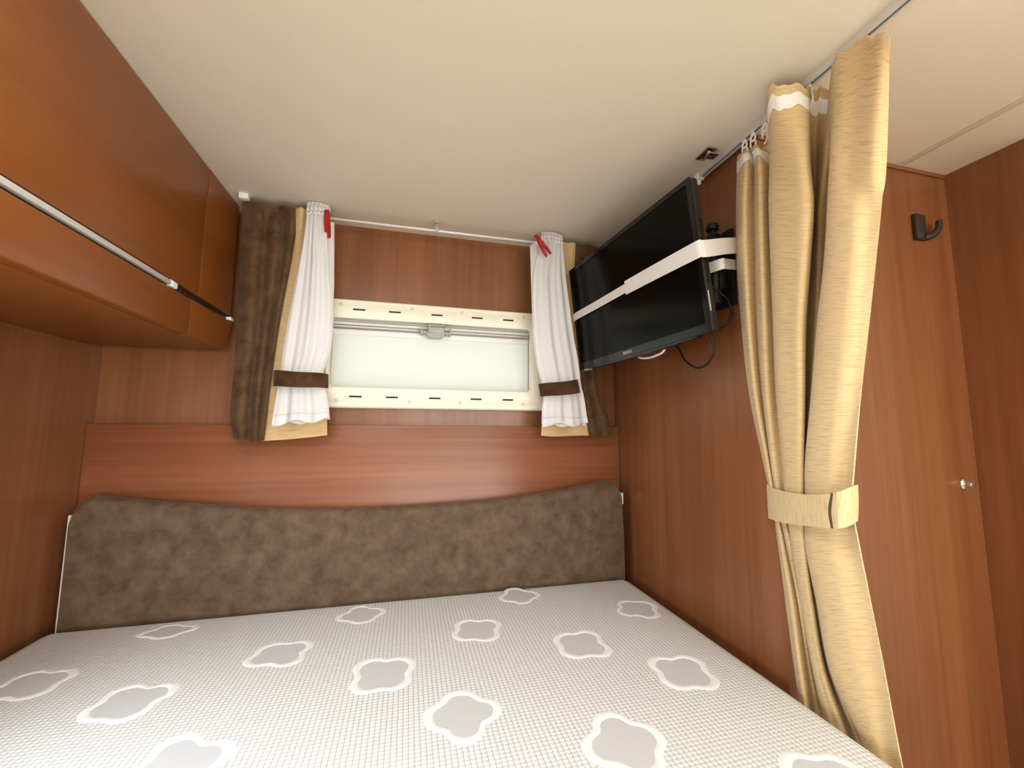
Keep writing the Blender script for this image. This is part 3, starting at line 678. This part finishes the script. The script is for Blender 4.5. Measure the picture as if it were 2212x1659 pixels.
# ------------------------------------------------------------------ window rod, clips, drapes, sheers
rod = thing('curtain_rod', (.0, 1.155, .56), 'thin white curtain rod under the ceiling above the window', 'curtain rod')
obj('rod', tube(bm_new(), [(-.262, 1.155, .5671), (.418, 1.155, .5692)], .0033, 12), 'rod_white', rod)
def clip(x, y):
    bm = bm_new()
    box(bm, (x - .006, y - .010, .590), (x + .006, y + .010, ZC), .0015)
    pts = [(x, y, .592), (x, y - .0065, .580), (x, y - .0070, .570), (x, y - .004, .5620), (x, y + .002, .5600)]
    P = catmull(pts, 4)
    for i in range(len(P) - 1):
        pass
    t = bm_new()
    G = [[p + Vector((-.0055, 0, 0)), p + Vector((.0055, 0, 0))] for p in P]
    sheet(t, G, .0016); merge(bm, t)
    return bm
obj('clip', clip(.0615, 1.155), 'grey_plastic', rod, fixn=True, label='clear plastic ceiling clip')
ec = obj('rail_end_clip', box(bm_new(), (-.442, 1.132, .583), (-.420, 1.150, ZC), .002), 'white_plastic', label='small white ceiling clip above the brown velvet drape', cat='clip')

def drape(name, brown, beige, band_e, lab, bandY):
    t = thing(name, (brown[-1][3][0], 1.17, -.04), lab, 'drape', 'drapes beside the window')
    bm = sheet(bm_new(), smooth_grid(brown, 6, 8), -.0022)
    obj('velvet_panel', bm, 'velvet', t, angle=80, fixn=True)
    bm = sheet(bm_new(), smooth_grid(beige, 6, 8), -.0016)
    obj('beige_panel', bm, 'beige_flat', t, angle=80, fixn=True, label='plain beige cloth panel')
    # tie band: wraps round the sheer
    (x0, z0, x1, z1), (x2, z2, x3, z3) = band_e
    G = []
    for (xa, za, xb, zb) in band_e:
        row = []
        for k in range(25):
            s = k / 24
            y = bandY - .016 * math.sin(math.pi * s) ** .7 + .030 * (abs(2 * s - 1) ** 6)
            row.append(Vector((xa + (xb - xa) * s, y, za + (zb - za) * s - .004 * math.sin(math.pi * s))))
        G.append(row)
    G = [G[0], [(a + b_) / 2 + Vector((0, -.0006, 0)) for a, b_ in zip(*G)], G[1]]
    obj('tie_band', sheet(bm_new(), G, -.0025), 'band', t, angle=80, fixn=True, label='dark brown velvet tie band')
    return t
drape('window_drape', DRAPE_BROWN_A, DRAPE_BEIGE_A, BAND_A, 'brown velvet and beige drape next to the overhead cabinet', 1.116)
drape('window_drape', DRAPE_BROWN_B, DRAPE_BEIGE_B, BAND_B, 'brown velvet and beige drape partly behind the television', 1.110)

def sheer(edges, flap, Y, lab, seed, tie):
    rnd = random.Random(seed)
    t = thing('sheer_curtain', ((edges[-1][0] + edges[-1][2]) / 2, Y, .0), lab, 'curtain', 'white sheers at the window')
    L_ = catmull([(e[0], 0, e[1]) for e in edges], 7); R_ = catmull([(e[2], 0, e[3]) for e in edges], 7)
    NR = len(L_); NC = 97
    ph = [rnd.uniform(0, 6.28) for _ in range(6)]
    def layer(yo, amp, seedp):
        G = []
        for j in range(NR):
            v = j / (NR - 1); row = []
            for i in range(NC):
                s = i / (NC - 1)
                # folds: gathered fine at the header, broad below, fanned out again under the tie
                fine = math.sin(2 * math.pi * 5.5 * s + ph[0] + seedp)
                mid = .65 * math.sin(2 * math.pi * (2.1 * s + .25 * v + .25 * s * s) + ph[1] + seedp) + .35 * math.sin(2 * math.pi * (4.7 * s - .2 * v) + ph[2])
                k = min(1, max(0, (v - .10) / .25))
                dt = (v - tie) / .07
                pinch = 1 - .65 * math.exp(-dt * dt)
                body = -.010 * math.sin(math.pi * s)
                y = Y + yo + body + amp * pinch * (fine * (1 - k) * .8 + mid * k)
                z = L_[j].z + (R_[j].z - L_[j].z) * s
                if v < .05: z += (.0045 * abs(math.sin(math.pi * 5.5 * s + ph[0])) - .003) * (1 - v / .05)
                if v > .93: z += (.006 * math.sin(2 * math.pi * 1.6 * s + ph[3] + seedp)) * (v - .93) / .07
                row.append(Vector((L_[j].x + (R_[j].x - L_[j].x) * s, y, z)))
            G.append(row)
        return G
    G = layer(0, .0060, 0)
    obj('voile', sheet(bm_new(), G), 'sheer', t, angle=80)
    G2 = layer(.012, .005, 2.1)
    obj('back_fold', sheet(bm_new(), G2), 'sheer', t, angle=80)
    hem = [[p + Vector((0, -.0012, 0)) for p in r] for r in G[-5:]]
    obj('hem', sheet(bm_new(), hem, .0006), 'sheer', t, angle=80)
    # gathered header: two cord lines
    for fr in (.082, .135):
        j = int(fr * (NR - 1)); pts = []
        for i in range(0, NC, 2):
            p = G[j][i]; pts.append(p + Vector((0, -.0020, .0016 * math.sin(2 * math.pi * 5.5 * i / NC))))
        obj('gather_cord', tube(bm_new(), pts, .0019, 6), 'sheer_hem', t)
    FL = catmull([(e[0], 0, e[1]) for e in flap], 6); FR = catmull([(e[2], 0, e[3]) for e in flap], 6)
    Gf = []
    for j in range(len(FL)):
        row = []
        for i in range(17):
            s = i / 16
            row.append(Vector((FL[j].x + (FR[j].x - FL[j].x) * s, Y + .012 + .0025 * math.sin(9 * s + 2 * j / len(FL)), FL[j].z + (FR[j].z - FL[j].z) * s)))
        Gf.append(row)
    obj('loose_edge', sheet(bm_new(), Gf), 'sheer', t, angle=80)
    return t
sheer(SHEER_A, FLAP_A, 1.136, 'white sheer curtain tied back on the overhead cabinet side of the window', 3, .74)
sheer(SHEER_B, FLAP_B, 1.132, 'white sheer curtain tied back next to the television', 8, .74)

def peg(lab, top, direction, facing, splay):
    """clothes peg: two tapered legs with a wire spring; direction = from the grip ends to the jaws"""
    d = Vector(direction).normalized(); f = Vector(facing).normalized(); s = d.cross(f).normalized(); f = s.cross(d)
    t = thing('clothespin', top, lab, 'clothespin', 'red clothespins on the rod')
    mat = Matrix(((s.x, f.x, d.x, top[0]), (s.y, f.y, d.y, top[1]), (s.z, f.z, d.z, top[2]), (0, 0, 0, 1)))
    for sg in (1, -1):
        bm = bm_new()
        A = math.radians(splay) * sg
        prof = [(.0008, -.000), (.0045, .004), (.0060, .030), (.0052, .055), (.0030, .072), (.0008, .072), (.0004, .040), (.0009, .020)]
        P = [Vector((sg * u * 1.35, -.0050, v)) for u, v in prof]
        rot = Matrix.Translation((0, 0, .034)) @ Matrix.Rotation(A, 4, 'Y') @ Matrix.Translation((0, 0, -.034))
        prism(bm, [rot @ p for p in P], (0, .010, 0))
        bmesh.ops.transform(bm, matrix=mat, verts=bm.verts)
        obj('peg_leg', bm, 'red', t, fixn=True)
    bm = bm_new()
    pts = [Vector((.0068, 0, .028)), Vector((.0066, -.0055, .030)), Vector((.000, -.0062, .034)), Vector((-.0066, -.0055, .044)), Vector((-.0066, .0055, .044)), Vector((.0, .0062, .036))]
    tube(bm, [mat @ p for p in catmull(pts, 4)], .0008, 6); obj('spring', bm, 'steel', t)
    return t
peg('red plastic clothespin hanging upright from the sheer on the cabinet side of the window', (-.2285, 1.120, .573), (.03, .35, -1), (1, -.25, 0), 4)
peg('red plastic clothespin tilted on the sheer next to the television', (.3460, 1.100, .5660), (.74, .10, -.95), (0, -1, -.05), 9)

# ------------------------------------------------------------------ television, strap, bracket, leads
TVW, TVH = .500, .310
TC = Vector((.512, .895, .334)); ta = math.radians(-84.12); tt = math.radians(6.165); tr = math.radians(1.0)
u0 = Vector((math.cos(ta), math.sin(ta), 0)); n0 = u0.cross(Vector((0, 0, 1)))
v0 = Vector((0, 0, 1)) * math.cos(tt) + n0 * math.sin(tt)
TU = u0 * math.cos(tr) + v0 * math.sin(tr); TV_ = v0 * math.cos(tr) - u0 * math.sin(tr); TN = TU.cross(TV_)
TM = Matrix(((TU.x, TV_.x, TN.x, TC.x), (TU.y, TV_.y, TN.y, TC.y), (TU.z, TV_.z, TN.z, TC.z), (0, 0, 0, 1)))   # x along the width, y up, z out of the screen
tv = thing('television', TC, 'black flat television strapped to the wooden side wall', 'television')
hw, hh = TVW / 2, TVH / 2
bm = bm_new()
box(bm, (-hw, -hh, -.020), (hw, hh, -.002), .003, 2, TM)
obj('casing', bm, 'black_matt', tv)
bm = bm_new()
prism(bm, [TM @ Vector(p) for p in ((-.17, -.12, -.020), (.17, -.12, -.020), (.17, .09, -.020), (-.17, .09, -.020))], TN * -.028)
obj('rear_housing', bm, 'black_matt', tv, fixn=True)
bz = .011
bm = slab(bm_new(), 2, -.002, .001, (-hw, hw), (-hh, hh), [(-hw + bz, hw - bz, -hh + .017, hh - bz)]); bmesh.ops.transform(bm, matrix=TM, verts=bm.verts)
bezel = obj('bezel', bm, 'black_gloss', tv)
obj('screen', box(bm_new(), (-hw + bz - .001, -hh + .016, -.002), (hw - bz + .001, hh - bz + .001, -.0008), .0, 2, TM), 'screen', tv)
bm = bm_new()
prism(bm, [TM @ Vector(p) for p in ((-.215, -hh, -.001), (-.205, -hh - .004, -.001), (-.06, -hh - .007, -.001), (.06, -hh - .007, -.001), (.205, -hh - .004, -.001), (.215, -hh, -.001))], TN * -.016)
obj('lower_lip', bm, 'black_gloss', tv, fixn=True)
bm = bm_new(); box(bm, (hw - .0005, -.06, -.014), (hw + .0012, .07, -.006), .0005, 1, TM); obj('side_trim', bm, 'black_gloss', tv)
bm = bm_new(); box(bm, (hw - .0005, -.115, -.007), (hw + .0012, -.075, -.004), .0005, 1, TM); obj('side_buttons', bm, 'grey_plastic', tv)
bm = bm_new(); box(bm, (-hw + .01, -hh - .006, -.020), (-hw + .035, -hh, -.004), .002, 2, TM); obj('foot_stub', bm, 'grey_plastic', tv)
fc = bpy.data.curves.new('logo', 'FONT'); fc.body = 'MEDION'; fc.size = .0092; fc.align_x = 'CENTER'; fc.align_y = 'CENTER'; fc.extrude = .0002; fc.space_character = 1.0; fc.offset = .0003
fo = bpy.data.objects.new('tmp_text', fc); COL.objects.link(fo)
bpy.context.view_layer.update()
dg = bpy.context.evaluated_depsgraph_get()
lm = bpy.data.meshes.new_from_object(fo.evaluated_get(dg))
bpy.data.objects.remove(fo, do_unlink=True)
lb = bm_new(); lb.from_mesh(lm); bpy.data.meshes.remove(lm)
bmesh.ops.transform(lb, matrix=TM @ Matrix.Translation((-.012, -hh + .0085, .0012)), verts=lb.verts)
obj('logo', lb, 'grey_plastic', bezel, smooth=False, label='small silver lettering')

# strap: two overlapping lengths round the screen, then across to the side wall
st = thing('strap', TM @ Vector((0, 0, .004)), 'white webbing strap round the black television', 'strap')
def ribbon(P, wds, thick, n=4):
    """strap through points; each point carries its width direction"""
    C_ = catmull([p for p, _ in P], n); D_ = catmull([d for _, d in P], n)
    G = [[p + d.normalized() * (wd / 2 - wd * k / 4) for k in range(5)] for p, d, wd in zip(C_, D_, [wds] * len(C_))]
    return sheet(bm_new(), G, thick)
tp = lambda x, y, z: TM @ Vector((x, y, z))
bm = ribbon([(tp(-hw - .004, .006, -.012), TV_), (tp(-hw - .001, .007, .0022), TV_), (tp(-.1, .008, .0026), TV_), (tp(.05, .010, .0026), TV_)], .022, .0014)
obj('narrow_length', bm, 'strap', st, angle=60, fixn=True)
e1 = Vector((.6685, .684, .385))
bm = ribbon([(tp(.018, .009, .0046), TV_), (tp(.14, .008, .0046), TV_), (tp(hw - .004, .006, .0046), TV_), (tp(hw + .003, .006, .0005), TV_), (tp(hw + .006, .006, -.012), TV_), ((tp(hw + .006, .006, -.012) + e1) / 2 + Vector((0, -.004, 0)), Vector((0, 0, 1))), (e1, Vector((0, 0, 1)))], .034, .0016)
obj('wide_length', bm, 'strap', st, angle=60, fixn=True)
e2 = Vector((.6685, .694, .346))
bm = ribbon([(tp(hw - .03, -.018, -.050), TV_), (tp(hw - .005, -.018, -.060), TV_), (Vector((.625, .680, .338)), Vector((0, 0, 1))), (e2, Vector((0, 0, 1)))], .022, .0014)
obj('return_length', bm, 'strap', st, angle=60, fixn=True)

br = thing('television_bracket', (XR, .74, .35), 'black swivel bracket between the television and the side wall', 'bracket')
obj('wall_plate', box(bm_new(), (XR - .010, .700, .262), (XR - .0005, .770, .432), .003, 2), 'black_matt', br)
obj('hinge_post', tube(bm_new(), [(XR - .030, .730, .270), (XR - .030, .730, .425)], .014, 16), 'black_matt', br)
obj('hinge_block', box(bm_new(), (XR - .032, .712, .30), (XR - .008, .748, .40), .003), 'black_matt', br)
bm = bm_new(); P0 = tp(-.0, -.01, -.055); P1 = Vector((XR - .030, .730, .345))
tube(bm, [P1, P1 * .5 + P0 * .5 + Vector((.01, 0, 0)), P0], .012, 12); obj('arm', bm, 'black_matt', br)
bm = bm_new(); box(bm, (-.055, -.06, -.0560), (.055, .05, -.0485), .003, 2, TM); obj('mount_plate', bm, 'black_matt', br)
bm = lathe(bm_new(), [(.006, 0), (.006, .012), (.013, .013), (.014, .020), (.011, .026), (.003, .028)], (XR - .030, .730, .424), (0, 0, 1), 18); obj('clamp_knob', bm, 'black_matt', br, fixn=True)
obj('junction_cover', box(bm_new(), (XR - .022, .655, .262), (XR - .0005, .669, .320), .004), 'white_plastic', br)

def lead(name, pts, r, m, lab, cat='cable'):
    obj(name, tube(bm_new(), catmull(pts, 8), r, 8), m, label=lab, cat=cat, smooth=True)
lead('power_lead', [tp(.03, -.09, -.050), (.600, .815, .192), (.604, .793, .155), (.606, .755, .131), (.606, .719, .138), (.604, .700, .172), tp(.19, -.085, -.035)], .0024, 'black_matt', 'black lead looping below the television')
lead('aerial_lead', [tp(.15, .02, -.05), (.642, .712, .285), (.648, .700, .262), (.648, .697, .235), (.640, .706, .214), (.618, .735, .214), tp(.17, -.10, -.03)], .0024, 'black_matt', 'black lead looping behind the television near the bracket')
lead('white_lead', [tp(-.05, -.115, -.040), (.572, .935, .186), (.578, .905, .176), (.580, .865, .176), (.582, .835, .186), tp(.07, -.11, -.042)], .0030, 'white_plastic', 'white lead sagging under the television')

# ------------------------------------------------------------------ dividing curtain on its ceiling track
XT = .649
trk = thing('curtain_track', (XT, .1, ZC - .012), 'aluminium curtain track on the ceiling above the beige curtain', 'curtain track')
bm = bm_new()
# open C section: web on the ceiling, two lips below
for (x0, x1, z0, z1) in ((-.007, .007, ZC - .0025, ZC), (-.007, -.0055, ZC - .011, ZC - .002), (.0055, .007, ZC - .011, ZC - .002), (-.007, -.0025, ZC - .0122, ZC - .0105), (.0025, .007, ZC - .0122, ZC - .0105)):
    box(bm, (XT + x0, -.72, z0), (XT + x1, .772, z1), .0003, 1)
obj('rail', bm, 'alu', trk)
obj('end_cap', box(bm_new(), (XT - .009, .765, ZC - .015), (XT + .009, .781, ZC), .002), 'white_plastic', trk)
obj('end_tab', box(bm_new(), (XT - .005, .769, ZC - .027), (XT + .002, .775, ZC - .014), .0015), 'white_plastic', trk)

dc = thing('divider_curtain', (.66, .53, -.62), 'gold beige curtain gathered by a tie band beside the mattress', 'curtain')
CT = [[Vector(p) for p in r] for r in DIVIDER_CURTAIN]
GC = smooth_grid(CT, 8, 7)
for i in range(len(GC[0])):
    for j in range(5):
        GC[j][i].z += (.0035 * math.sin(i * .62) + .002 * math.sin(i * 1.31 + 1)) * (1 - j / 5) - .003 * (1 - j / 5)
obj('cloth', sheet(bm_new(), GC, -.0018), 'beige', dc, angle=80, fixn=True)
# header tape, on the bed side of the far folds
top = CT[0]; nxt = CT[1]
def hdr(i, d):
    a, b_ = top[i], nxt[i]; L = (b_ - a).length
    t = d / L if L > .06 else d * .9 / .06
    return a + (b_ - a) * min(t, .95)
def tape_rows():
    NU = 8 * 10 + 1
    G = []
    for d in (.016, .024, .032, .039):
        row = []
        for i in range(NU):
            # depth along the cloth below the top edge
            k = 0; acc = 0.0; p = GC[0][i]
            while k < len(GC) - 1:
                q = GC[k + 1][i]; L = (q - p).length
                if acc + L >= d: p = p + (q - p) * ((d - acc) / L); break
                acc += L; p = q; k += 1
            row.append(p.copy())
        G.append(row)
    out = []
    for j, r in enumerate(G):
        rr = []
        for i, p in enumerate(r):
            du = r[min(i + 1, NU - 1)] - r[max(i - 1, 0)]; dv = G[min(j + 1, 3)][i] - G[max(j - 1, 0)][i]
            n = du.cross(dv); n = n.normalized() if n.length > 1e-12 else Vector((-1, 0, 0))
            rr.append(p - n * .0014)
        out.append(rr)
    return out
tp_rows = tape_rows()
obj('header_tape', sheet(bm_new(), tp_rows, -.0008), 'tape', dc, angle=80, fixn=True, label='white gathering tape at the top')
# tie band
back = [(.664, .494), (.684, .535), (.686, .585), (.676, .630)]
def tie():
    rows = []
    for r in TIE_BAND:
        zt = [p[2] for p in r]
        P = [Vector(p) for p in r] + [Vector((x, y, zt[-1] + (zt[0] - zt[-1]) * (k + 1) / 5)) for k, (x, y) in enumerate(back)]
        rows.append(catmull(P, 6, closed=True))
    n = len(rows[0])
    G = []
    for t in (0, .06, .5, .94, 1):
        row = []
        for i in range(n + 1):
            a, b_ = rows[0][i % n], rows[1][i % n]
            row.append(a + (b_ - a) * t)
        G.append(row)
    return sheet(bm_new(), G, -.0022)
tb = obj('tie_band', tie(), 'beige_swap', dc, angle=80, fixn=True, label='beige tie band')
GE = smooth_grid([[Vector(p) for p in r] for r in TIE_END], 5, 5)
obj('band_end', sheet(bm_new(), GE, -.0020), 'beige_swap', tb, angle=80, fixn=True)
obj('brown_edging', tube(bm_new(), [r[0] + Vector((-.0012, 0, 0)) for r in GE], .0030, 8), 'brown_edge', tb, label='brown bound edge')
# gliders and hooks
def hook_proto():
    t = thing('curtain_hook', (XT, .5, ZC - .06), 'white plastic hook holding the beige curtain to its ceiling track', 'hook', 'white hooks of the beige curtain')
    o = Vector((XT, .5, 0))
    bm = bm_new(); box(bm, o + Vector((-.0024, -.004, ZC - .016)), o + Vector((.0024, .004, ZC - .009)), .001)
    obj('glider', bm, 'white_plastic', t)
    ring = [o + Vector((.0, .006 * math.sin(a), ZC - .0215 + .006 * math.cos(a))) for a in [2 * math.pi * k / 16 for k in range(16)]]
    obj('ring', tube(bm_new(), ring, .0018, 6, closed=True), 'white_plastic', t)
    P = [(-.0035, .003, ZC - .040), (-.003, .003, ZC - .030), (-.001, .002, ZC - .0262), (.0, -.002, ZC - .0255), (-.001, -.006, ZC - .030), (-.0025, -.008, ZC - .040), (-.0035, -.006, ZC - .050), (-.0040, -.001, ZC - .056)]
    obj('hook', tube(bm_new(), catmull([o + Vector(p) for p in P], 5), .0018, 6), 'white_plastic', t)
    return t
hp = hook_proto()
HOOKS = [(.500, 'white plastic hook beside the loop of white tape on the beige curtain'), (.639, 'white plastic curtain hook nearest the television'), (.618, 'second white plastic curtain hook from the television'), (.590, 'third white plastic curtain hook from the television'), (.426, 'white plastic hook at the nearest gathered end of the beige curtain')]
for k, (y, lab) in enumerate(HOOKS):
    if k == 0: o = hp
    else:
        o = hp.copy(); COL.objects.link(o)
        for ch in hp.children:
            cc = ch.copy(); COL.objects.link(cc); cc.parent = o
    o.location = (XT, y, ZC - .06); o['label'] = lab

# ------------------------------------------------------------------ small fittings
tl = thing('turn_latch', (.612, .703, ZC), 'small metal turn latch on the ceiling above the television', 'latch')
bm = bm_new(); box(bm, (.600, .683, ZC - .004), (.624, .725, ZC), .0018, 2); obj('base_plate', bm, 'steel', tl)
obj('pivot', lathe(bm_new(), [(.006, 0), (.006, -.010), (.004, -.012), (.001, -.0125)], (.614, .698, ZC - .003), (0, 0, 1), 16), 'steel', tl, fixn=True)
bm = bm_new(); box(bm, (.606, .684, ZC - .0145), (.628, .704, ZC - .0105), .0016, 2); obj('turn_tab', bm, 'steel', tl)

hk = thing('coat_hook', (1.106, YE, .42), 'dark coat hook high on the wooden washroom wall', 'hook')
obj('back_plate', box(bm_new(), (1.089, YE - .010, .424), (1.121, YE, .484), .003, 2), 'hook_dark', hk)
P = [(1.112, YE - .008, .432), (1.122, YE - .012, .431), (1.134, YE - .017, .440), (1.142, YE - .019, .453), (1.1435, YE - .019, .467)]
obj('prong', tube(bm_new(), catmull(P, 5), [.008 - .0022 * k / 20 for k in range(21)], 10), 'hook_dark', hk)

kb = thing('push_knob', (1.166, YE, -.13), 'small chrome push knob low on the wooden washroom wall', 'knob')
obj('rosette', lathe(bm_new(), [(.0135, 0), (.0135, -.003), (.011, -.0055), (.004, -.006)], (1.166, YE, -.1165), (0, 1, 0), 24), 'knob', kb, fixn=True)
obj('button', lathe(bm_new(), [(.0075, -.005), (.0075, -.013), (.006, -.016), (.002, -.0172)], (1.166, YE, -.1165), (0, 1, 0), 20), 'knob', kb, fixn=True)
